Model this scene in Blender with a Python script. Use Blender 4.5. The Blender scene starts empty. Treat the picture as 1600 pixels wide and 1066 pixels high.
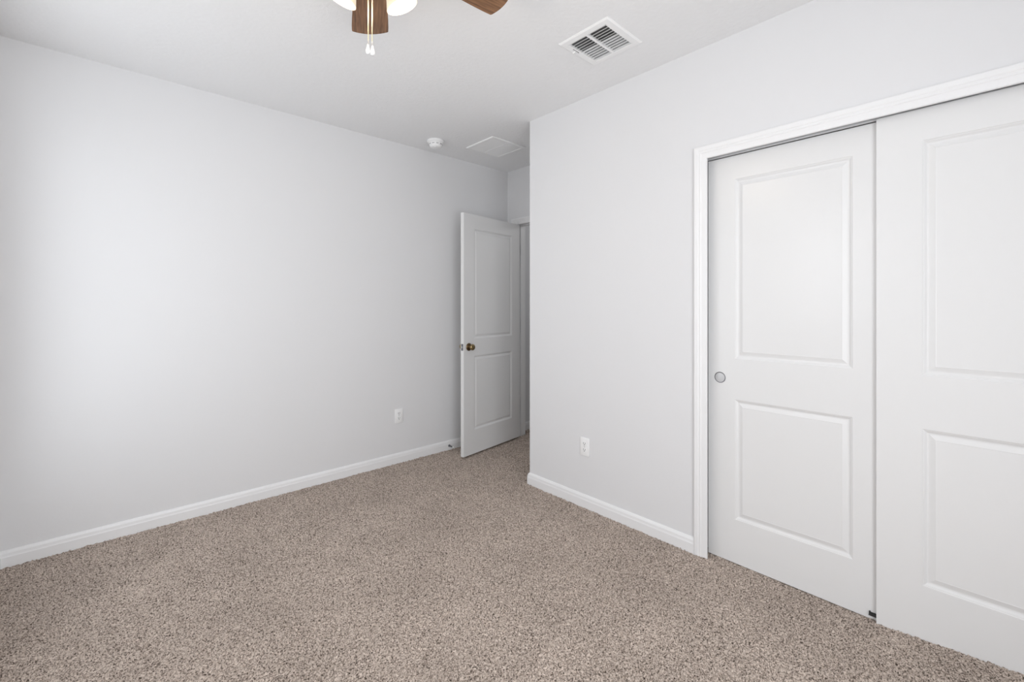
import bpy, bmesh, math, random
import numpy as np
from mathutils import Vector, Matrix

S = bpy.context.scene
COL = S.collection
PI = math.pi

# ------------------------------------------------------------------ camera
CAM_H = 1.285
cam = bpy.data.cameras.new('camera')
cam.sensor_width = 36.0
cam.lens = 36.0 * 696 / 1600
cam.shift_y = -57.5 / 1600
cam.clip_start = 0.02
camo = bpy.data.objects.new('camera', cam)
COL.objects.link(camo)
camo.location = (0, 0, CAM_H)
camo.rotation_euler = (PI / 2, 0, math.radians(47.4 - 90))
S.camera = camo

# ------------------------------------------------------------------ light
S.view_settings.view_transform = 'Standard'
S.view_settings.look = 'None'
S.view_settings.exposure = 0.09
S.view_settings.gamma = 1.0
S.view_settings.use_curve_mapping = False

world = bpy.data.worlds.new('daylight')
S.world = world
world.use_nodes = True
world.node_tree.nodes['Background'].inputs[0].default_value = (0.80, 0.90, 1.0, 1)
world.node_tree.nodes['Background'].inputs[1].default_value = 1.0


def window_light(name, loc, rot, sx, sy, power, color):
    l = bpy.data.lights.new(name, 'AREA')
    l.shape = 'RECTANGLE'
    l.size, l.size_y = sx, sy
    l.energy = power
    l.color = color
    o = bpy.data.objects.new(name, l)
    COL.objects.link(o)
    o.location = loc
    o.rotation_euler = rot
    return o


# room numbers (metres); +X runs along the left wall away from the window
H = 2.595
XW, XR, XF = -0.378, 2.256, 2.965      # window wall, closet wall, entry-door wall
YL, YC, YB = 3.290, 2.265, -0.78       # left wall, outside corner, rear wall
XH, YH = 4.40, 1.60                    # hall end, hall right
# daylight through the closet-facing window, plus two unseen windows added as fill
W1 = (0.80, 1.45, 1.20, 2.15)          # window 1 on the window wall: y0 y1 z0 z1
W3 = (1.90, 2.97, 0.50, 2.30)          # window 3 on the window wall, towards the left corner, added to light the alcove
W2 = (-0.30, 1.10, 0.12, 2.30)          # window 2 on the rear wall, added to brighten left wall and door:   x0 x1 z0 z1
window_light('window_and_fill_light', (XW - 0.16, (W1[0] + W1[1]) / 2, (W1[2] + W1[3]) / 2),
             (0, -PI / 2, 0), W1[3] - W1[2], W1[1] - W1[0], 7.0, (0.985, 0.99, 1.0))
window_light('window_and_fill_light', (XW - 0.16, (W3[0] + W3[1]) / 2, (W3[2] + W3[3]) / 2),  # fill at the added window, brightens alcove and left corner
             (0, -PI / 2, 0), W3[3] - W3[2], W3[1] - W3[0], 10.0, (0.985, 0.99, 1.0))
window_light('window_and_fill_light', ((W2[0] + W2[1]) / 2, YB - 0.16, (W2[2] + W2[3]) / 2),  # main fill at the added rear window behind the camera
             (PI / 2, 0, 0), W2[1] - W2[0], W2[3] - W2[2], 42.0, (0.985, 0.99, 1.0))

hl = bpy.data.lights.new('hall_fill_light', 'POINT')  # unseen point light without a fixture, added to lift the dark hall
hl.energy = 4.5
hl.shadow_soft_size = 0.12
hlo = bpy.data.objects.new('hall_fill_light', hl)
COL.objects.link(hlo)
hlo.location = (3.95, 2.25, 2.35)

# ------------------------------------------------------------------ materials


def mat(name, color, rough=0.5, metal=0.0, spec=0.5):
    m = bpy.data.materials.new(name)
    m.use_nodes = True
    b = m.node_tree.nodes['Principled BSDF']
    b.inputs['Base Color'].default_value = (*color, 1)
    b.inputs['Roughness'].default_value = rough
    b.inputs['Metallic'].default_value = metal
    b.inputs['Specular IOR Level'].default_value = spec
    return m


def nodes(m):
    nt = m.node_tree
    return nt, nt.nodes['Principled BSDF']


def bump(m, scale, strength, dist, detail=2.0, contrast=None):
    nt, b = nodes(m)
    tc = nt.nodes.new('ShaderNodeTexCoord')
    n = nt.nodes.new('ShaderNodeTexNoise')
    n.inputs['Scale'].default_value = scale
    n.inputs['Detail'].default_value = detail
    nt.links.new(tc.outputs['Object'], n.inputs['Vector'])
    out = n.outputs['Fac']
    if contrast:
        r = nt.nodes.new('ShaderNodeValToRGB')
        r.color_ramp.elements[0].position = contrast[0]
        r.color_ramp.elements[1].position = contrast[1]
        nt.links.new(out, r.inputs[0])
        out = r.outputs[0]
    bp = nt.nodes.new('ShaderNodeBump')
    bp.inputs['Strength'].default_value = strength
    bp.inputs['Distance'].default_value = dist
    nt.links.new(out, bp.inputs['Height'])
    nt.links.new(bp.outputs[0], b.inputs['Normal'])


M = {}
M['wall'] = mat('wall_paint', (0.795, 0.795, 0.805), 0.85, spec=0.25)
bump(M['wall'], 90, 0.10, 0.002)
M['ceiling'] = mat('ceiling_paint', (0.90, 0.90, 0.905), 0.95, spec=0.2)
bump(M['ceiling'], 42, 0.17, 0.004, 3, (0.42, 0.62))
M['trim'] = mat('white_trim_paint', (0.885, 0.885, 0.89), 0.38, spec=0.4)
M['door'] = mat('white_door_paint', (0.825, 0.825, 0.825), 0.27, spec=0.45)
bump(M['door'], 260, 0.03, 0.0006)
M['plastic'] = mat('white_plastic', (0.94, 0.94, 0.94), 0.35)
M['vent'] = mat('white_enamel', (0.93, 0.93, 0.93), 0.4)
M['duct'] = mat('dark_duct', (0.22, 0.22, 0.225), 0.7)
M['dark'] = mat('dark_slot', (0.03, 0.03, 0.03), 0.6)
M['bronze'] = mat('aged_bronze', (0.16, 0.105, 0.055), 0.28, 1.0)
M['brass'] = mat('antique_brass', (0.36, 0.27, 0.14), 0.25, 1.0)
M['steel'] = mat('brushed_steel', (0.55, 0.55, 0.56), 0.35, 1.0)
M['aluminium'] = mat('track_aluminium', (0.85, 0.85, 0.86), 0.4, 0.2)
M['grey_metal'] = mat('grey_metal', (0.22, 0.22, 0.24), 0.4, 0.7)
M['rubber'] = mat('white_rubber', (0.75, 0.75, 0.74), 0.6)
M['chain'] = mat('pale_bead_chain', (0.85, 0.72, 0.50), 0.3, 0.6)
M['porcelain'] = mat('white_porcelain', (0.86, 0.86, 0.86), 0.2)
M['pull'] = mat('satin_cup', (0.66, 0.66, 0.67), 0.35, 0.25)

# wood for the fan blades
m = mat('walnut_blade', (0.2, 0.1, 0.05), 0.45)
nt, b = nodes(m)
tc = nt.nodes.new('ShaderNodeTexCoord')
mp = nt.nodes.new('ShaderNodeMapping')
mp.inputs['Scale'].default_value = (3.0, 45.0, 45.0)
nz = nt.nodes.new('ShaderNodeTexNoise')
nz.inputs['Scale'].default_value = 2.2
nz.inputs['Detail'].default_value = 6
nz.inputs['Distortion'].default_value = 0.6
rp = nt.nodes.new('ShaderNodeValToRGB')
rp.color_ramp.elements[0].position = 0.30
rp.color_ramp.elements[0].color = (0.095, 0.046, 0.024, 1)
rp.color_ramp.elements[1].position = 0.72
rp.color_ramp.elements[1].color = (0.33, 0.175, 0.090, 1)
nt.links.new(tc.outputs['Object'], mp.inputs[0])
nt.links.new(mp.outputs[0], nz.inputs['Vector'])
nt.links.new(nz.outputs['Fac'], rp.inputs[0])
nt.links.new(rp.outputs[0], b.inputs['Base Color'])
M['wood'] = m

# frosted lamp glass, lit from inside by its bulb
m = mat('frosted_lamp_glass', (0.30, 0.27, 0.23), 0.35)
nt, b = nodes(m)
b.inputs['Transmission Weight'].default_value = 0.0
b.inputs['Emission Color'].default_value = (1.0, 0.85, 0.64, 1)
b.inputs['Emission Strength'].default_value = 0.40
M['shade'] = m
m = mat('lit_bulb', (0.2, 0.17, 0.14), 0.4)
nt, b = nodes(m)
b.inputs['Emission Color'].default_value = (1.0, 0.74, 0.54, 1)
b.inputs['Emission Strength'].default_value = 0.9
M['bulb'] = m

# window glass
m = bpy.data.materials.new('window_glass')
m.use_nodes = True
nt = m.node_tree
nt.nodes.clear()
out = nt.nodes.new('ShaderNodeOutputMaterial')
mix = nt.nodes.new('ShaderNodeMixShader')
mix.inputs[0].default_value = 0.06
tr = nt.nodes.new('ShaderNodeBsdfTransparent')
gl = nt.nodes.new('ShaderNodeBsdfGlossy')
gl.inputs['Roughness'].default_value = 0.02
nt.links.new(tr.outputs[0], mix.inputs[1])
nt.links.new(gl.outputs[0], mix.inputs[2])
nt.links.new(mix.outputs[0], out.inputs[0])
M['glass'] = m

# multi-tone frieze carpet yarn
m = mat('frieze_carpet', (0.4, 0.33, 0.28), 1.0, spec=0.05)
nt, b = nodes(m)
tc = nt.nodes.new('ShaderNodeTexCoord')
n1 = nt.nodes.new('ShaderNodeTexNoise')
n1.inputs['Scale'].default_value = 185
n1.inputs['Detail'].default_value = 3
n1.inputs['Roughness'].default_value = 0.65
n1.inputs['Distortion'].default_value = 0.8
r1 = nt.nodes.new('ShaderNodeValToRGB')
cr = r1.color_ramp
cr.elements[0].position = 0.385
cr.elements[0].color = (0.055, 0.040, 0.032, 1)
cr.elements[1].position = 0.57
cr.elements[1].color = (0.70, 0.605, 0.535, 1)
e = cr.elements.new(0.455)
e.color = (0.365, 0.300, 0.256, 1)
n2 = nt.nodes.new('ShaderNodeTexNoise')
n2.inputs['Scale'].default_value = 3.0
n2.inputs['Detail'].default_value = 3
r2 = nt.nodes.new('ShaderNodeValToRGB')
r2.color_ramp.elements[0].position = 0.3
r2.color_ramp.elements[0].color = (0.90, 0.89, 0.88, 1)
r2.color_ramp.elements[1].position = 0.7
r2.color_ramp.elements[1].color = (1.06, 1.05, 1.04, 1)
mx = nt.nodes.new('ShaderNodeMix')
mx.data_type = 'RGBA'
mx.blend_type = 'MULTIPLY'
mx.inputs[0].default_value = 1.0
nt.links.new(tc.outputs['Object'], n1.inputs['Vector'])
nt.links.new(tc.outputs['Object'], n2.inputs['Vector'])
nt.links.new(n1.outputs['Fac'], r1.inputs[0])
nt.links.new(n2.outputs['Fac'], r2.inputs[0])
nt.links.new(r1.outputs[0], mx.inputs[6])
nt.links.new(r2.outputs[0], mx.inputs[7])
nt.links.new(mx.outputs[2], b.inputs['Base Color'])
M['carpet'] = m

# ------------------------------------------------------------------ helpers


def obj(name, bm, m, parent=None, smooth=False, loc=None):
    me = bpy.data.meshes.new(name)
    bmesh.ops.recalc_face_normals(bm, faces=bm.faces[:])
    bm.to_mesh(me)
    bm.free()
    if smooth:
        me.polygons.foreach_set('use_smooth', [True] * len(me.polygons))
        me.set_sharp_from_angle(angle=math.radians(38))
    me.materials.append(M[m])
    o = bpy.data.objects.new(name, me)
    COL.objects.link(o)
    if parent is not None:
        o.parent = parent
    if loc is not None:
        o.location = loc
    return o


def tag(o, label, cat, group=None, kind=None):
    o['label'] = label
    o['category'] = cat
    if group:
        o['group'] = group
    if kind:
        o['kind'] = kind
    return o


def empty(name, loc, rot=(0, 0, 0)):
    o = bpy.data.objects.new(name, None)
    o.empty_display_size = 0.05
    COL.objects.link(o)
    o.location = loc
    o.rotation_euler = rot
    return o


def box(bm, x0, x1, y0, y1, z0, z1, bev=0.0, seg=2, mtx=None):
    t = bmesh.new()
    bmesh.ops.create_cube(t, size=1.0)
    for v in t.verts:
        v.co = Vector(((x0 + x1) / 2 + v.co.x * (x1 - x0), (y0 + y1) / 2 + v.co.y * (y1 - y0),
                       (z0 + z1) / 2 + v.co.z * (z1 - z0)))
    if bev:
        bmesh.ops.bevel(t, geom=t.edges[:], offset=bev, segments=seg, affect='EDGES', profile=0.5)
    if mtx is not None:
        bmesh.ops.transform(t, matrix=mtx, verts=t.verts[:])
    me = bpy.data.meshes.new('tmp')
    t.to_mesh(me)
    t.free()
    bm.from_mesh(me)
    bpy.data.meshes.remove(me)


def lathe(bm, prof, seg=32, mtx=None, cap0=False, cap1=False):
    """prof: list of (radius, z)"""
    rings = []
    for r, z in prof:
        ring = []
        for k in range(seg):
            a = 2 * PI * k / seg
            co = Vector((r * math.cos(a), r * math.sin(a), z))
            if mtx is not None:
                co = mtx @ co
            ring.append(bm.verts.new(co))
        rings.append(ring)
    for a, b_ in zip(rings, rings[1:]):
        for k in range(seg):
            bm.faces.new((a[k], a[(k + 1) % seg], b_[(k + 1) % seg], b_[k]))
    if cap0:
        bm.faces.new(rings[0][::-1])
    if cap1:
        bm.faces.new(rings[-1])


def tube(bm, pts, r, seg=8):
    rings = []
    n = len(pts)
    for i, p in enumerate(pts):
        d = (Vector(pts[min(i + 1, n - 1)]) - Vector(pts[max(i - 1, 0)])).normalized()
        u = d.orthogonal().normalized() if i == 0 else (u - d * u.dot(d)).normalized()
        w = d.cross(u)
        rr = r[i] if isinstance(r, (list, tuple)) else r
        rings.append([bm.verts.new(Vector(p) + (u * math.cos(2 * PI * k / seg) + w * math.sin(2 * PI * k / seg)) * rr)
                      for k in range(seg)])
    for a, b_ in zip(rings, rings[1:]):
        for k in range(seg):
            bm.faces.new((a[k], a[(k + 1) % seg], b_[(k + 1) % seg], b_[k]))
    bm.faces.new(rings[0][::-1])
    bm.faces.new(rings[-1])


def sweep_loops(bm, loops):
    """loops: list of point lists of equal length (closed profile), joined in order, ends capped"""
    vs = [[bm.verts.new(p) for p in L] for L in loops]
    n = len(vs[0])
    for a, b_ in zip(vs, vs[1:]):
        for k in range(n):
            bm.faces.new((a[k], a[(k + 1) % n], b_[(k + 1) % n], b_[k]))
    bm.faces.new(vs[0][::-1])
    bm.faces.new(vs[-1])


def struct(name, bm, m, label, cat, smooth=False, parent=None):
    o = obj(name, bm, m, parent, smooth)
    tag(o, label, cat, kind='structure')
    return o


# ------------------------------------------------------------------ floor (carpet)


def smooth01(t):
    t = np.clip(t, 0, 1)
    return t * t * (3 - 2 * t)


def carpet():
    rng = np.random.default_rng(7)
    st = 0.0035
    xs = np.arange(XW - 0.05, 3.36 + st, st)
    ys = np.arange(YB - 0.05, YL + 0.06 + st, st)
    nx, ny = len(xs), len(ys)

    def blur(a, k):
        for ax in (0, 1):
            a = sum(np.roll(a, s, ax) * w for s, w in k)
        return a
    n = rng.standard_normal((nx, ny))
    fine = blur(n, [(-1, .14), (0, .72), (1, .14)])
    fine /= fine.std()
    mid = blur(rng.standard_normal((nx, ny)), [(s, math.exp(-s * s / 18.0)) for s in range(-9, 10)])
    mid /= mid.std()
    X, Y = np.meshgrid(xs, ys, indexing='ij')
    jx = rng.uniform(-.3, .3, X.shape) * st
    jy = rng.uniform(-.3, .3, X.shape) * st
    Z = -0.004 + np.clip(fine, -2, 2) * 0.0026 + np.clip(mid, -2, 2) * 0.0006
    # the carpet rides up a little towards the rear end of the closet front
    Z += 0.050 * smooth01((0.50 - Y) / 0.80) * smooth01((X - 1.55) / 0.62)
    co = np.stack([X + jx, Y + jy, Z], -1).reshape(-1, 3).astype(np.float32)
    idx = np.arange(nx * ny).reshape(nx, ny)
    q = np.stack([idx[:-1, :-1], idx[1:, :-1], idx[1:, 1:], idx[:-1, 1:]], -1).reshape(-1, 4)
    # plain quads for the far end of the hall
    base = len(co)
    ext = np.array([[3.36, YH - .05, -.004], [XH + .05, YH - .05, -.004], [XH + .05, YL + .06, -.004],
                    [3.36, YL + .06, -.004]], np.float32)
    co = np.concatenate([co, ext])
    q = np.concatenate([q, [[base, base + 1, base + 2, base + 3]]]).astype(np.int32)
    me = bpy.data.meshes.new('floor')
    me.vertices.add(len(co))
    me.vertices.foreach_set('co', co.ravel())
    me.loops.add(q.size)
    me.loops.foreach_set('vertex_index', q.ravel())
    me.polygons.add(len(q))
    me.polygons.foreach_set('loop_start', np.arange(0, q.size, 4, dtype=np.int32))
    me.polygons.foreach_set('use_smooth', np.ones(len(q), bool))
    me.update(calc_edges=True)
    me.validate()
    me.materials.append(M['carpet'])
    o = bpy.data.objects.new('floor', me)
    COL.objects.link(o)
    tag(o, 'beige and brown speckled frieze carpet covering the whole floor', 'floor', kind='structure')


carpet()

# ------------------------------------------------------------------ walls
T = 0.115
bm = bmesh.new()
box(bm, XW - T, XH + T, YL, YL + T, -0.05, H + 0.1)
struct('wall_left', bm, 'wall', 'long light grey painted wall on the left side of the room', 'wall')

OPY0, OPY1, OPZ = 1.035, -0.455, 2.062      # closet opening in the closet wall
bm = bmesh.new()
box(bm, XR, XR + T, OPY0, YC, -0.05, H + 0.05)
box(bm, XR, XR + T, OPY1, OPY0, OPZ, H + 0.05)
box(bm, XR, XR + T, YB - T, OPY1, -0.05, H + 0.05)
struct('wall_right', bm, 'wall', 'light grey painted wall on the right around the sliding closet doors', 'wall')

bm = bmesh.new()
box(bm, XR + T, XF + T, YC - T, YC, -0.05, H + 0.05)
struct('wall_alcove', bm, 'wall', 'light grey return wall behind the outside corner, facing the open door', 'wall')

DY0, DY1, DZ = 3.155, 2.390, 2.060           # entry door opening between the jambs
bm = bmesh.new()
J = 0.018
box(bm, XF, XF + T, DY0 + J, YL, -0.05, H + 0.05)
box(bm, XF, XF + T, DY1 - J, DY0 + J, DZ + J, H + 0.05)
box(bm, XF, XF + T, YC, DY1 - J, -0.05, H + 0.05)
struct('wall_far', bm, 'wall', 'short light grey wall above and around the open white door', 'wall')

bm = bmesh.new()
box(bm, XW - T, XW, YB - T, W1[0], -0.05, H + 0.05)
box(bm, XW - T, XW, W1[1], W3[0], -0.05, H + 0.05)
box(bm, XW - T, XW, W3[1], YL, -0.05, H + 0.05)
for w in (W1, W3):
    box(bm, XW - T, XW, w[0], w[1], -0.05, w[2])
    box(bm, XW - T, XW, w[0], w[1], w[3], H + 0.05)
struct('wall_window', bm, 'wall', 'light grey wall with the window, opposite the closet', 'wall')

bm = bmesh.new()
box(bm, XW, W2[0], YB - T, YB, -0.05, H + 0.05)
box(bm, W2[1], XR, YB - T, YB, -0.05, H + 0.05)
box(bm, W2[0], W2[1], YB - T, YB, -0.05, W2[2])
box(bm, W2[0], W2[1], YB - T, YB, W2[3], H + 0.05)
struct('wall_rear', bm, 'wall', 'light grey wall with the added window, opposite the long left wall', 'wall')

# closet interior
bm = bmesh.new()
box(bm, XF, XF + T, YB - T, YC - T, -0.05, H + 0.05)
box(bm, XR + T, XF, YB - T, YB, -0.05, H + 0.05)
struct('wall_closet', bm, 'wall', 'light grey wall inside the closet behind the sliding doors', 'wall')

# hall beyond the open door
bm = bmesh.new()
box(bm, XF + T, XH, YL - 0.022, YL, -0.05, H + 0.05)
box(bm, XH, XH + T, YH, YL, -0.05, H + 0.05)
box(bm, XF + T, XH + T, YH - T, YH, -0.05, H + 0.05)
struct('wall_hall', bm, 'wall', 'dim grey hallway wall seen through the open doorway', 'wall')

# ceiling with two cut-outs for the grilles
REG = (1.690, 1.986, 1.198, 1.496)
RET = (2.236, 2.594, 2.654, 2.996)
REG = (1.690, 1.982, 1.196, 1.492)
m_ = 0.032
hole1 = (REG[0] + m_, REG[1] - m_, REG[2] + m_, REG[3] - m_)
hole2 = (RET[0] + 0.022, RET[1] - 0.022, RET[2] + 0.022, RET[3] - 0.022)
xc = sorted([XW - T, XH + T, hole1[0], hole1[1], hole2[0], hole2[1]])
yc = sorted([YB - T, YL, hole1[2], hole1[3], hole2[2], hole2[3]])
bm = bmesh.new()
for x0, x1 in zip(xc, xc[1:]):
    for y0, y1 in zip(yc, yc[1:]):
        cx, cy = (x0 + x1) / 2, (y0 + y1) / 2
        if any(h[0] < cx < h[1] and h[2] < cy < h[3] for h in (hole1, hole2)):
            continue
        vs = [bm.verts.new(p) for p in ((x0, y0, H), (x0, y1, H), (x1, y1, H), (x1, y0, H))]
        bm.faces.new(vs)
        vs = [bm.verts.new(p) for p in ((x0, y0, H + .12), (x0, y1, H + .12), (x1, y1, H + .12), (x1, y0, H + .12))]
        bm.faces.new(vs)
bmesh.ops.remove_doubles(bm, verts=bm.verts[:], dist=0.0005)
struct('ceiling', bm, 'ceiling', 'textured pale grey ceiling over the whole room', 'ceiling')

# ------------------------------------------------------------------ baseboards
BB = [(0, -0.012), (0.0135, -0.012), (0.0135, 0.046), (0.0120, 0.050), (0.0112, 0.056), (0.0106, 0.064),
      (0.0080, 0.0705), (0.0045, 0.0765), (0.0, 0.078)]


def baseboard(name, path, side, label):
    """path: 2-D polyline on the wall face; side +1/-1 picks the room side; mitred corners"""
    P = [Vector(p) for p in path]
    loops = []
    for i, p in enumerate(P):
        ns = []
        if i > 0:
            d = (p - P[i - 1]).normalized()
            ns.append(Vector((-d.y, d.x)) * side)
        if i < len(P) - 1:
            d = (P[i + 1] - p).normalized()
            ns.append(Vector((-d.y, d.x)) * side)
        n = ns[0] if len(ns) == 1 else (ns[0] + ns[1]) / (1 + ns[0].dot(ns[1]))
        loops.append([(p.x + n.x * t, p.y + n.y * t, z) for t, z in BB])
    bm = bmesh.new()
    sweep_loops(bm, loops)
    return struct(name, bm, 'trim', label, 'baseboard')


CAS_OUT, CAS_IN = 1.0555, 0.990
baseboard('baseboard_left', [(XF, YL), (XW, YL)], 1, 'white moulded baseboard along the long left wall')
baseboard('baseboard_right', [(XF, YC), (XR, YC), (XR, CAS_OUT)], -1,
          'white moulded baseboard under the outlet beside the closet, wrapping the outside corner')
baseboard('baseboard_window', [(XW, YL), (XW, YB)], 1, 'white moulded baseboard below the window wall')
baseboard('baseboard_rear', [(XW, YB), (XR, YB)], 1, 'white moulded baseboard along the rear wall')
baseboard('baseboard_hall', [(XH, YL - 0.022), (XF + T + 0.02, YL - 0.022)], 1,
          'white baseboard in the hallway beyond the open door')

# ------------------------------------------------------------------ casings
CP = [(0.0, 0.0), (0.0, 0.0075), (0.002, 0.0095), (0.006, 0.0102), (0.026, 0.0112), (0.0285, 0.0132), (0.033, 0.0140),
      (0.0355, 0.0128), (0.0385, 0.0128), (0.0415, 0.0150), (0.052, 0.0162), (0.058, 0.0162), (0.0615, 0.0145),
      (0.0625, 0.0110), (0.0625, 0.0)]


def casing(bm, x, ya, yb, z, w=0.0625, zb=-0.012):
    """mitred three-sided casing on a wall face at X=x that faces -X; opening from yb (low) to ya (high)"""
    k = w / 0.0625
    L = [[], [], [], []]
    for o, t in CP:
        o *= k
        L[0].append((x - t, ya + o, zb))
        L[1].append((x - t, ya + o, z + o))
        L[2].append((x - t, yb - o, z + o))
        L[3].append((x - t, yb - o, zb))
    sweep_loops(bm, L)


bm = bmesh.new()
casing(bm, XR, CAS_IN, -0.412, 2.0225, w=CAS_OUT - CAS_IN)
struct('trim_1', bm, 'trim', 'white moulded casing framing the sliding closet doors', 'trim')

bm = bmesh.new()
casing(bm, XF, DY0 + 0.008, DY1 - 0.008, DZ - 0.012 + 0.008, w=0.060)
# jamb lining with stops
box(bm, XF, XF + T, DY0, DY0 + J, -0.012, DZ)
box(bm, XF, XF + T, DY1 - J, DY1, -0.012, DZ)
box(bm, XF, XF + T, DY1 - J, DY0 + J, DZ, DZ + J)
sx0, sx1 = XF + 0.042, XF + 0.078
box(bm, sx0, sx1, DY0 - 0.011, DY0, -0.012, DZ, 0.002)
box(bm, sx0, sx1, DY1, DY1 + 0.011, -0.012, DZ, 0.002)
box(bm, sx0, sx1, DY1, DY0, DZ - 0.011, DZ, 0.002)
struct('trim_2', bm, 'trim', 'white casing and jamb around the open doorway', 'trim')

# ------------------------------------------------------------------ doors
PR = [(0.0, 0.0), (0.0025, 0.0022), (0.0050, 0.0027), (0.0120, 0.0080), (0.0165, 0.0088), (0.0210, 0.0078),
      (0.0360, 0.0024), (0.0380, 0.0030)]


def door_bm(W, Z0, Z1, th, stile_l, stile_r, panels):
    """slab in local coords: u = x from 0..W, front face at y=0 (facing -y), back at y=th, height = z"""
    bm = bmesh.new()
    us = [0, stile_l, W - stile_r, W]
    vs = [Z0]
    for a, b_ in panels:
        vs += [a, b_]
    vs.append(Z1)
    for face in (0, 1):
        yf = 0.0 if face == 0 else th
        sg = 1 if face == 0 else -1
        for i in range(3):
            for j in range(len(vs) - 1):
                if i == 1 and j % 2 == 1:
                    a, b_ = us[1], us[2]
                    c, d = vs[j], vs[j + 1]
                    prev = None
                    for o, dp in PR:
                        y = yf + sg * dp
                        ring = [bm.verts.new(p) for p in ((a + o, y, c + o), (b_ - o, y, c + o),
                                                          (b_ - o, y, d - o), (a + o, y, d - o))]
                        if prev:
                            for k in range(4):
                                bm.faces.new((prev[k], prev[(k + 1) % 4], ring[(k + 1) % 4], ring[k]))
                        prev = ring
                    bm.faces.new(prev)
                else:
                    bm.faces.new([bm.verts.new(p) for p in ((us[i], yf, vs[j]), (us[i + 1], yf, vs[j]),
                                                            (us[i + 1], yf, vs[j + 1]), (us[i], yf, vs[j + 1]))])
    for (p0, p1) in (((0, Z0), (W, Z0)), ((W, Z0), (W, Z1)), ((W, Z1), (0, Z1)), ((0, Z1), (0, Z0))):
        bm.faces.new([bm.verts.new(p) for p in ((p0[0], 0, p0[1]), (p1[0], 0, p1[1]), (p1[0], th, p1[1]),
                                                (p0[0], th, p0[1]))])
    bmesh.ops.remove_doubles(bm, verts=bm.verts[:], dist=0.0003)
    # ease the outer arrises
    edges = [e for e in bm.edges if e.calc_length() > 0.02 and len(e.link_faces) == 2 and
             abs(e.link_faces[0].normal.dot(e.link_faces[1].normal)) < 0.1 and
             all(min(abs(v.co.x), abs(v.co.x - W), abs(v.co.z - Z0), abs(v.co.z - Z1)) < 1e-4 for v in e.verts)]
    bm.normal_update()
    return bm


PANELS = [(0.218, 0.812), (1.015, 1.906)]
# closet doors: local u runs along -Y, front faces -X
XFD, XBD = 2.288, 2.309


def closet_door(name, x, y_left, W, sl, sr, label, pull_u, ztop):
    # local (u,y,z) -> world (x + y, y_left - u, z): rotation of -90 deg about Z
    o = obj(name, door_bm(W, 0.001, ztop, 0.020, sl, sr, PANELS), 'door')
    o.location = (x, y_left, 0)
    o.rotation_euler = (0, 0, -PI / 2)
    tag(o, label, 'door', kind='structure')
    # recessed round finger pull: rim + cup
    bm = bmesh.new()
    mt = Matrix.Translation((pull_u, 0.0, 0.914)) @ Matrix.Rotation(PI / 2, 4, 'X')
    lathe(bm, [(0.0275, -0.0005), (0.0275, 0.0012), (0.0262, 0.0022), (0.0245, 0.0018), (0.0235, 0.0004)], 40, mt)
    p = obj('finger_pull', bm, 'grey_metal', o, True)
    p['label'] = 'round recessed grey metal rim'
    bm = bmesh.new()
    lathe(bm, [(0.0236, 0.0004), (0.0225, 0.0000), (0.021, 0.0003), (0.002, 0.0006)], 40, mt, cap1=True)
    obj('cup', bm, 'pull', p, True)
    return o


closet_door('door_2', XFD, 0.3265, 0.735, 0.137, 0.137,
            'white two-panel sliding closet door in front, cut off by the right edge', 0.735 - 0.062, 2.0275)
closet_door('door_3', XBD, 1.010, 0.735, 0.132, 0.132,
            'white two-panel sliding closet door behind, with the round finger pull', 0.060, 2.0225)

# entry door, standing open
PIN = Vector((2.953, 3.147, 0))
u = Vector((-0.739, -0.114, 0)).normalized()       # hinge -> free edge
DW = 0.757
ang = math.atan2(u.y, u.x)
# local: u=x (hinge to free edge), front y=0; local -y must face the camera side
nrm = Vector((-u.y, u.x, 0))                        # local +y direction for rotation 'ang'
if nrm.y > 0:
    flip = False
else:
    flip = True
# use the free edge as the local origin so that local +y points to the left wall
free = PIN + u * (DW + 0.004)
v = -u
ang = math.atan2(v.y, v.x)
nrm = Vector((-v.y, v.x, 0))                        # towards +Y
org = free - nrm * 0.040
DPAN = [(0.215, 0.846), (0.991, 1.928)]
d1 = obj('door_1', door_bm(DW, 0.013, 2.048, 0.035, 0.125, 0.118, DPAN), 'door')
d1.location = org
d1.rotation_euler = (0, 0, ang)
tag(d1, 'white two-panel door standing open against the far left corner', 'door', kind='structure')


def knob(sign, y):
    bm = bmesh.new()
    mt = Matrix.Translation((0.060, y, 0.926)) @ Matrix.Rotation(sign * PI / 2, 4, 'X')
    lathe(bm, [(0.0, 0.018), (0.012, 0.019), (0.0125, 0.026), (0.016, 0.029), (0.0235, 0.034), (0.0262, 0.041),
               (0.0258, 0.048), (0.021, 0.0535), (0.012, 0.0560), (0.0, 0.0565)], 32, mt)
    k = obj('knob', bm, 'brass', d1, True)
    k['label'] = 'antique brass door knob'
    bm = bmesh.new()
    lathe(bm, [(0.0325, 0.0), (0.0325, 0.003), (0.030, 0.007), (0.022, 0.010), (0.0155, 0.0125), (0.0135, 0.016),
               (0.012, 0.022)], 32, mt, cap0=True)
    obj('rosette', bm, 'bronze', k, True)


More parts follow.
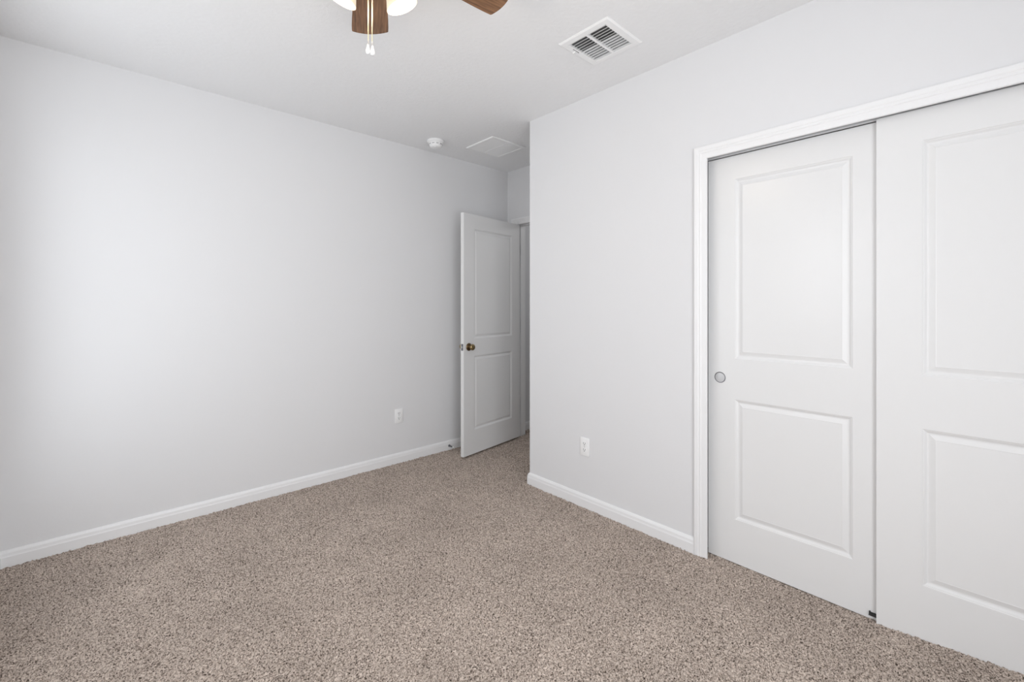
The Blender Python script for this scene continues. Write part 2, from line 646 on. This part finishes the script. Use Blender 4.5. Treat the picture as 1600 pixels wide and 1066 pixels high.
knob(1, 0.0)
knob(-1, 0.035)
bm = bmesh.new()
box(bm, -0.0015, 0.0004, 0.006, 0.029, 0.926 - 0.028, 0.926 + 0.028, 0.0005, 1)
lp = obj('latch_plate', bm, 'grey_metal', d1)
bm = bmesh.new()
box(bm, -0.007, 0.0, 0.012, 0.023, 0.926 - 0.0075, 0.926 + 0.0075, 0.003, 2)
obj('latch_bolt', bm, 'steel', lp)
for z in (1.80, 1.08, 0.335):
    bm = bmesh.new()
    t = Matrix.Translation((DW + 0.004, 0.040, z))
    lathe(bm, [(0.0, -0.049), (0.004, -0.048), (0.0062, -0.044), (0.0062, 0.044), (0.004, 0.048), (0.0, 0.049)], 14, t)
    box(bm, DW, DW + 0.0022, 0.002, 0.038, z - 0.044, z + 0.044)
    hg = obj('hinge', bm, 'grey_metal', d1, True)
    hg['label'] = 'dark grey butt hinge'

# ------------------------------------------------------------------ closet track and floor guide
bm = bmesh.new()
y0, y1 = OPY1 + 0.01, OPY0 - 0.004
box(bm, 2.270, 2.352, y0, y1, OPZ - 0.004, OPZ)
box(bm, 2.3495, 2.352, y0, y1, 2.031, OPZ - 0.004)
box(bm, 2.3070, 2.3495, y0, y1, 2.0350, 2.0362)
box(bm, 2.3070, 2.3085, y0, y1, 2.0268, 2.0350)
trk = tag(obj('closet_track', bm, 'aluminium'), 'grey metal sliding track under the closet door header', 'track')

bm = bmesh.new()
gy = 0.338
box(bm, 2.290, 2.340, gy - 0.014, gy + 0.014, 0.022, 0.026, 0.001, 1)
box(bm, 2.3066, 2.3084, gy - 0.010, gy + 0.014, 0.024, 0.030, 0.0006, 1)
box(bm, 2.300, 2.3075, gy + 0.009, gy + 0.014, 0.024, 0.034, 0.0006, 1)
tag(obj('floor_guide', bm, 'dark'), 'small black plastic guide at the foot of the two closet doors', 'door guide')

# ------------------------------------------------------------------ ceiling register (supply)


def ring_frame(bm, r, w, prof):
    """square frame: prof = list of (inset from outer edge, drop below ceiling)"""
    prev = None
    for o, dz in prof:
        ring = [bm.verts.new(p) for p in ((r[0] + o, r[2] + o, H - dz), (r[1] - o, r[2] + o, H - dz),
                                          (r[1] - o, r[3] - o, H - dz), (r[0] + o, r[3] - o, H - dz))]
        if prev:
            for k in range(4):
                bm.faces.new((prev[k], prev[(k + 1) % 4], ring[(k + 1) % 4], ring[k]))
        prev = ring


def duct(bm, h, up):
    vs = [(h[0], h[2]), (h[1], h[2]), (h[1], h[3]), (h[0], h[3])]
    lo = [bm.verts.new((x, y, H - 0.0005)) for x, y in vs]
    hi = [bm.verts.new((x, y, H + up)) for x, y in vs]
    for k in range(4):
        bm.faces.new((lo[k], lo[(k + 1) % 4], hi[(k + 1) % 4], hi[k]))
    bm.faces.new(hi)


reg = empty('ceiling_register', ((REG[0] + REG[1]) / 2, (REG[2] + REG[3]) / 2, H))
tag(reg, 'white square air register with dark slots on the ceiling near the fan', 'air vent')
off = -Vector(reg.location)


def under(name, bm, m, par, smooth=False):
    bmesh.ops.translate(bm, verts=bm.verts[:], vec=-Vector(par.location))
    return obj(name, bm, m, par, smooth)


bm = bmesh.new()
ring_frame(bm, REG, 0.034, [(0, 0), (0.0, 0.003), (0.007, 0.0075), (0.030, 0.0085), (0.034, 0.0075), (0.036, 0.0)])
under('frame', bm, 'vent', reg)
bm = bmesh.new()
xi0, xi1, yi0, yi1 = REG[0] + 0.034, REG[1] - 0.034, REG[2] + 0.034, REG[3] - 0.034
ym = (yi0 + yi1) / 2
N = 11
sp = (xi1 - xi0) / N
for k in range(N):
    x = xi0 + sp * (k + 0.5)
    tilt = math.radians(-82 if k >= 5 else -50)
    hw = 0.0052 if k >= 5 else 0.0066
    mt = Matrix.Translation((x, 0, H - 0.002)) @ Matrix.Rotation(tilt, 4, 'Y')
    for a, b_ in ((yi0 + 0.004, ym - 0.005), (ym + 0.005, yi1 - 0.004)):
        box(bm, -hw, hw, a, b_, -0.0006, 0.0006, mtx=mt)
under('louvers', bm, 'vent', reg)
bm = bmesh.new()
box(bm, xi0 - 0.002, xi1 + 0.002, ym - 0.0058, ym + 0.0058, H - 0.0085, H + 0.006, 0.001, 1)
box(bm, xi0 - 0.004, xi0 + 0.002, yi0 - 0.004, yi1 + 0.004, H - 0.008, H + 0.004)
box(bm, xi1 - 0.002, xi1 + 0.004, yi0 - 0.004, yi1 + 0.004, H - 0.008, H + 0.004)
box(bm, xi0, xi1, yi0 - 0.003, yi0 + 0.004, H - 0.008, H + 0.004)
box(bm, xi0, xi1, yi1 - 0.004, yi1 + 0.003, H - 0.008, H + 0.004)
under('divider', bm, 'vent', reg)
bm = bmesh.new()
box(bm, REG[0] + 0.100, REG[0] + 0.104, REG[3] - 0.026, REG[3] - 0.008, H - 0.015, H - 0.006, 0.0008, 1)
box(bm, REG[0] + 0.088, REG[0] + 0.118, REG[3] - 0.0285, REG[3] - 0.0255, H - 0.0095, H - 0.008)
lv = under('damper_lever', bm, 'vent', reg)
bm = bmesh.new()
box(bm, REG[0] + 0.080, REG[0] + 0.126, REG[3] - 0.0305, REG[3] - 0.0275, H - 0.0092, H - 0.0080)
under('lever_slot', bm, 'dark', reg)
bm = bmesh.new()
duct(bm, hole1, 0.11)
under('duct_box', bm, 'duct', reg)

# ------------------------------------------------------------------ return grille
ret = empty('return_grille', ((RET[0] + RET[1]) / 2, (RET[2] + RET[3]) / 2, H))
tag(ret, 'white finely louvered return air grille on the ceiling above the open door', 'air vent')
bm = bmesh.new()
ring_frame(bm, RET, 0.022, [(0, 0), (0.0, 0.006), (0.003, 0.009), (0.020, 0.0095), (0.022, 0.0085), (0.024, 0.0)])
under('frame', bm, 'vent', ret)
bm = bmesh.new()
xi0, xi1, yi0, yi1 = RET[0] + 0.023, RET[1] - 0.023, RET[2] + 0.023, RET[3] - 0.023
xm = (xi0 + xi1) / 2
N = 26
sp = (yi1 - yi0) / N
for k in range(N):
    y = yi0 + sp * (k + 0.5)
    mt = Matrix.Translation((0, y, H - 0.003)) @ Matrix.Rotation(math.radians(-30), 4, 'X')
    box(bm, xi0, xi1, -0.0082, 0.0082, -0.0005, 0.0005, mtx=mt)
under('louvers', bm, 'vent', ret)
bm = bmesh.new()
box(bm, xm - 0.003, xm + 0.003, yi0, yi1, H - 0.0078, H + 0.004)
under('center_bar', bm, 'vent', ret)
bm = bmesh.new()
duct(bm, hole2, 0.11)
under('duct_box', bm, 'duct', ret)

# ------------------------------------------------------------------ smoke detector
sd = empty('smoke_detector', (1.968, 3.045, H))
tag(sd, 'round white smoke detector on the ceiling beside the return grille', 'smoke detector')
bm = bmesh.new()
lathe(bm, [(0.0, 0.0), (0.066, 0.0), (0.0675, -0.004), (0.0675, -0.013), (0.064, -0.017), (0.056, -0.018)], 44)
obj('mounting_base', bm, 'plastic', sd, True)
bm = bmesh.new()
lathe(bm, [(0.057, -0.017), (0.0575, -0.021), (0.053, -0.024), (0.0535, -0.027), (0.051, -0.037), (0.045, -0.048),
           (0.039, -0.053), (0.030, -0.0555), (0.0, -0.056)], 44)
cv = obj('cover', bm, 'plastic', sd, True)
bm = bmesh.new()
for k in range(10):
    mt = Matrix.Rotation(2 * PI * k / 10, 4, 'Z')
    box(bm, 0.0500, 0.0535, -0.009, 0.009, -0.0335, -0.0300, mtx=mt)
obj('vent_slots', bm, 'duct', cv)
bm = bmesh.new()
lathe(bm, [(0.0105, -0.0545), (0.0105, -0.0572), (0.0085, -0.0582), (0.0, -0.0584)], 24, Matrix.Translation((-0.012, -0.014, 0)))
obj('test_button', bm, 'vent', cv, True)

# ------------------------------------------------------------------ wall outlets


def outlet(loc, rotz, label):
    """local: x across, -y out of the wall, z up; origin at the plate centre on the wall"""
    root = empty('wall_outlet', loc, (0, 0, rotz))
    tag(root, label, 'outlet', 'white duplex outlets low on the walls')
    bm = bmesh.new()
    box(bm, -0.0355, 0.0355, -0.0055, 0.0, -0.0575, 0.0575, 0.0028, 3)
    obj('cover_plate', bm, 'plastic', root, True)
    for zc in (0.0195, -0.0195):
        bm = bmesh.new()
        pts = []
        for k in range(40):
            a = 2 * PI * k / 40
            x, z = 0.0172 * math.cos(a), 0.0172 * math.sin(a)
            pts.append((x, max(-0.0142, min(0.0142, z)) + zc))
        f0 = [bm.verts.new((x, -0.005, z)) for x, z in pts]
        f1 = [bm.verts.new((x * 0.97, -0.0075, (z - zc) * 0.97 + zc)) for x, z in pts]
        for k in range(40):
            bm.faces.new((f0[k], f0[(k + 1) % 40], f1[(k + 1) % 40], f1[k]))
        bm.faces.new(f1)
        r = obj('receptacle', bm, 'plastic', root)
        bm = bmesh.new()
        box(bm, -0.0078, -0.0053, -0.0079, -0.0070, zc - 0.001, zc + 0.0085)
        box(bm, 0.0053, 0.0078, -0.0079, -0.0070, zc, zc + 0.0078)
        lathe(bm, [(0.0030, 0.0070), (0.0030, 0.0079), (0.0, 0.0079)], 14,
              Matrix.Translation((0, 0, zc - 0.0065)) @ Matrix.Rotation(PI / 2, 4, 'X'))
        obj('slots', bm, 'dark', r)
    bm = bmesh.new()
    lathe(bm, [(0.0034, 0.0050), (0.0034, 0.0062), (0.0022, 0.0068), (0.0, 0.0069)], 16, Matrix.Rotation(PI / 2, 4, 'X'))
    obj('screw', bm, 'steel', root, True)


outlet((1.7735, YL, 0.378), 0.0, 'white duplex outlet on the long left wall near the open door')
outlet((XR, 1.768, 0.380), -PI / 2, 'white duplex outlet on the right wall between outside corner and closet')

# ------------------------------------------------------------------ spring door stop
ds = empty('door_stop', (2.258, YL - 0.0125, 0.034))
tag(ds, 'small grey spring door stop on the left baseboard by the door', 'door stop')
RX = Matrix.Rotation(PI / 2, 4, 'X')
bm = bmesh.new()
lathe(bm, [(0.0, -0.001), (0.011, -0.001), (0.011, 0.003), (0.0075, 0.008), (0.0, 0.009)], 20, RX)
obj('mount', bm, 'grey_metal', ds, True)
bm = bmesh.new()
pts = []
for k in range(14 * 10 + 1):
    a = 2 * PI * k / 10
    s = k / 140
    r = 0.0058 - 0.0012 * s
    pts.append((r * math.cos(a), -(0.007 + 0.050 * s), r * math.sin(a)))
tube(bm, pts, 0.0012, 6)
obj('spring', bm, 'grey_metal', ds, True)
bm = bmesh.new()
lathe(bm, [(0.0, 0.054), (0.0055, 0.055), (0.0072, 0.059), (0.0072, 0.066), (0.0055, 0.070), (0.0, 0.071)], 20, RX)
obj('rubber_tip', bm, 'rubber', ds, True)

# ------------------------------------------------------------------ ceiling fan
fw = Vector((math.cos(math.radians(47.4)), math.sin(math.radians(47.4)), 0))
rt = Vector((fw.y, -fw.x, 0))
hub = fw * 1.4306 + rt * (-0.4553)
A0 = math.atan2(hub.y, hub.x)                      # direction from the viewer's corner through the hub
BZ = -0.135                                        # blade plane below the ceiling
fan = empty('ceiling_fan', (hub.x, hub.y, H), (0, 0, A0))
tag(fan, 'ceiling fan with brown wooden blades, lit glass shades and two pull chains', 'ceiling fan')
bm = bmesh.new()
lathe(bm, [(0.0, 0.0), (0.085, 0.0), (0.088, -0.006), (0.088, -0.022), (0.112, -0.040), (0.120, -0.060),
           (0.120, -0.100), (0.112, -0.118), (0.085, -0.130), (0.060, -0.134), (0.0, -0.134)], 48)
obj('motor_housing', bm, 'bronze', fan, True)
bm = bmesh.new()
lathe(bm, [(0.058, -0.130), (0.060, -0.150), (0.075, -0.160), (0.078, -0.190), (0.070, -0.210), (0.052, -0.222),
           (0.048, -0.250), (0.040, -0.262), (0.0, -0.265)], 40)
obj('light_kit', bm, 'bronze', fan, True)


def blade_outline():
    # half widths along the radius
    x0, x1 = 0.150, 0.530
    right = [(x0, 0.046), (0.19, 0.050), (0.26, 0.058), (0.34, 0.0655), (0.42, 0.0715), (0.475, 0.0745), (0.503, 0.0750)]
    cor = [(0.506, 0.0748), (0.5085, 0.0738), (0.5105, 0.0715)]
    tip = [(0.5105 + 0.0175 * (1 - (y / 0.0715) ** 2), y) for y in [0.0715 * (1 - k / 12) for k in range(1, 13)]]
    half = right + cor + tip
    return half + [(x, -y) for x, y in reversed(half[:-1])]


def make_blade():
    bm = bmesh.new()
    out = blade_outline()
    t = 0.0028
    lo = [bm.verts.new((x, y, -t)) for x, y in out]
    hi = [bm.verts.new((x, y, t)) for x, y in out]
    n = len(out)
    for k in range(n):
        bm.faces.new((lo[k], lo[(k + 1) % n], hi[(k + 1) % n], hi[k]))
    bm.faces.new(lo[::-1])
    bm.faces.new(hi)
    bmesh.ops.transform(bm, matrix=Matrix.Rotation(math.radians(-9), 4, 'X'), verts=bm.verts[:])
    return bm


bl = None
for k in range(5):
    a = -2 * PI * k / 5
    if bl is None:
        bl = obj('blade', make_blade(), 'wood', fan, False, (0, 0, BZ))
        bm = bmesh.new()
        box(bm, 0.070, 0.185, -0.013, 0.013, -0.010, -0.003, 0.002, 2)
        box(bm, 0.160, 0.205, -0.036, 0.036, -0.009, -0.003, 0.002, 2, mtx=Matrix.Rotation(math.radians(-9), 4, 'X'))
        arm = obj('blade_arm', bm, 'bronze', bl, False)
        bl['label'] = 'brown walnut fan blade'
    else:
        c = bl.copy()
        COL.objects.link(c)
        c.parent = fan
        c.rotation_euler = (0, 0, a)
        d = arm.copy()
        COL.objects.link(d)
        d.parent = c

SZ = -0.222                                        # where the shade necks start
for k, az in enumerate((-76, 64, 174)):
    a = math.radians(az)
    tiltm = Matrix.Rotation(a, 4, 'Z') @ Matrix.Translation((0.060, 0, SZ)) @ Matrix.Rotation(math.radians(180 - 25), 4, 'Y')
    # local +z runs from the neck to the mouth
    bm = bmesh.new()
    prof_o = [(0.024, 0.0), (0.027, 0.010), (0.030, 0.030), (0.036, 0.055), (0.043, 0.078), (0.050, 0.096), (0.0535, 0.105)]
    prof_i = [(0.0520, 0.1055), (0.0480, 0.096), (0.041, 0.078), (0.034, 0.055), (0.028, 0.030), (0.025, 0.010), (0.010, 0.004)]
    lathe(bm, prof_o + prof_i, 40, tiltm)
    sh = obj('lamp_shade', bm, 'shade', fan, True)
    sh['label'] = 'lit frosted glass bell shade'
    bm = bmesh.new()
    lathe(bm, [(0.0, -0.014), (0.024, -0.012), (0.0265, 0.004), (0.0255, 0.012)], 28, tiltm)
    obj('shade_holder', bm, 'bronze', sh, True)
    bm = bmesh.new()
    lathe(bm, [(0.010, 0.010), (0.012, 0.025), (0.020, 0.045), (0.023, 0.060), (0.018, 0.074), (0.009, 0.081), (0.0, 0.083)], 24, tiltm)
    obj('bulb', bm, 'bulb', sh, True)
    L = bpy.data.lights.new('fan_lamp', 'POINT')
    L.energy = 2.1
    L.color = (1.0, 0.86, 0.68)
    L.shadow_soft_size = 0.03
    lo = bpy.data.objects.new('fan_lamp', L)
    COL.objects.link(lo)
    lo.parent = fan
    lo.location = (tiltm @ Vector((0, 0, 0.125)))

for sgn, ln in ((1, 0.486), (-1, 0.488)):
    y = sgn * 0.0058
    x = -0.030
    bm = bmesh.new()
    z = -0.255
    while z > -ln:
        lathe(bm, [(0.0004, 0.0016), (0.0014, 0.0010), (0.0017, 0.0), (0.0014, -0.0010), (0.0004, -0.0016)], 8,
              Matrix.Translation((x, y, z)))
        z -= 0.0034
    ch = obj('pull_chain', bm, 'chain', fan, True)
    bm = bmesh.new()
    lathe(bm, [(0.0, 0.006), (0.0022, 0.005), (0.0026, 0.0), (0.0024, -0.006), (0.0, -0.007)], 12,
          Matrix.Translation((x, y, -ln)))
    obj('connector', bm, 'steel', ch, True)
    bm = bmesh.new()
    lathe(bm, [(0.0, 0.0), (0.0024, -0.001), (0.0030, -0.006), (0.0048, -0.013), (0.0068, -0.020), (0.0070, -0.026),
               (0.0050, -0.031), (0.0, -0.033)], 18, Matrix.Translation((x, y + sgn * 0.0010, -ln - 0.006)))
    fb = obj('chain_fob', bm, 'porcelain', ch, True)
    fb['label'] = 'white teardrop fob'

# ------------------------------------------------------------------ windows (one facing the closet, two added for fill light)


def window(name, x0, x1, z0, z1, mtx, label):
    """local: x across, y through the wall (0 = room face, + outward), z up"""
    bm = bmesh.new()
    f = 0.045
    box(bm, x0, x0 + f, 0.055, 0.105, z0, z1)
    box(bm, x1 - f, x1, 0.055, 0.105, z0, z1)
    box(bm, x0 + f, x1 - f, 0.055, 0.105, z0, z0 + f)
    box(bm, x0 + f, x1 - f, 0.055, 0.105, z1 - f, z1)
    zm = (z0 + z1) / 2
    box(bm, x0 + f, x1 - f, 0.060, 0.100, zm - 0.02, zm + 0.02)
    o = obj(name, bm, 'trim')
    o.matrix_world = mtx
    tag(o, label, 'window', kind='structure')
    bm = bmesh.new()
    box(bm, x0 + f, x1 - f, 0.078, 0.082, z0 + f, zm - 0.02)
    box(bm, x0 + f, x1 - f, 0.078, 0.082, zm + 0.02, z1 - f)
    obj('window_pane', bm, 'glass', o)
    bm = bmesh.new()
    box(bm, x0 - 0.03, x1 + 0.03, -0.025, 0.055, z0 - 0.022, z0, 0.004, 2)
    obj('window_sill', bm, 'trim', o)


# wall_window faces +X: local x -> -Y?, outward = -X
window('window_1', W1[0], W1[1], W1[2], W1[3],
       Matrix(((0, -1, 0, XW), (1, 0, 0, 0), (0, 0, 1, 0), (0, 0, 0, 1))), 'white framed window opposite the closet doors')
window('added_window_2', W2[0], W2[1], W2[2], W2[3],
       Matrix(((1, 0, 0, 0), (0, -1, 0, YB), (0, 0, 1, 0), (0, 0, 0, 1))), 'white framed window added for light, opposite the long left wall')
window('added_window_3', W3[0], W3[1], W3[2], W3[3],
       Matrix(((0, -1, 0, XW), (1, 0, 0, 0), (0, 0, 1, 0), (0, 0, 0, 1))), 'tall white framed window added for light beside the left corner, opposite the alcove')
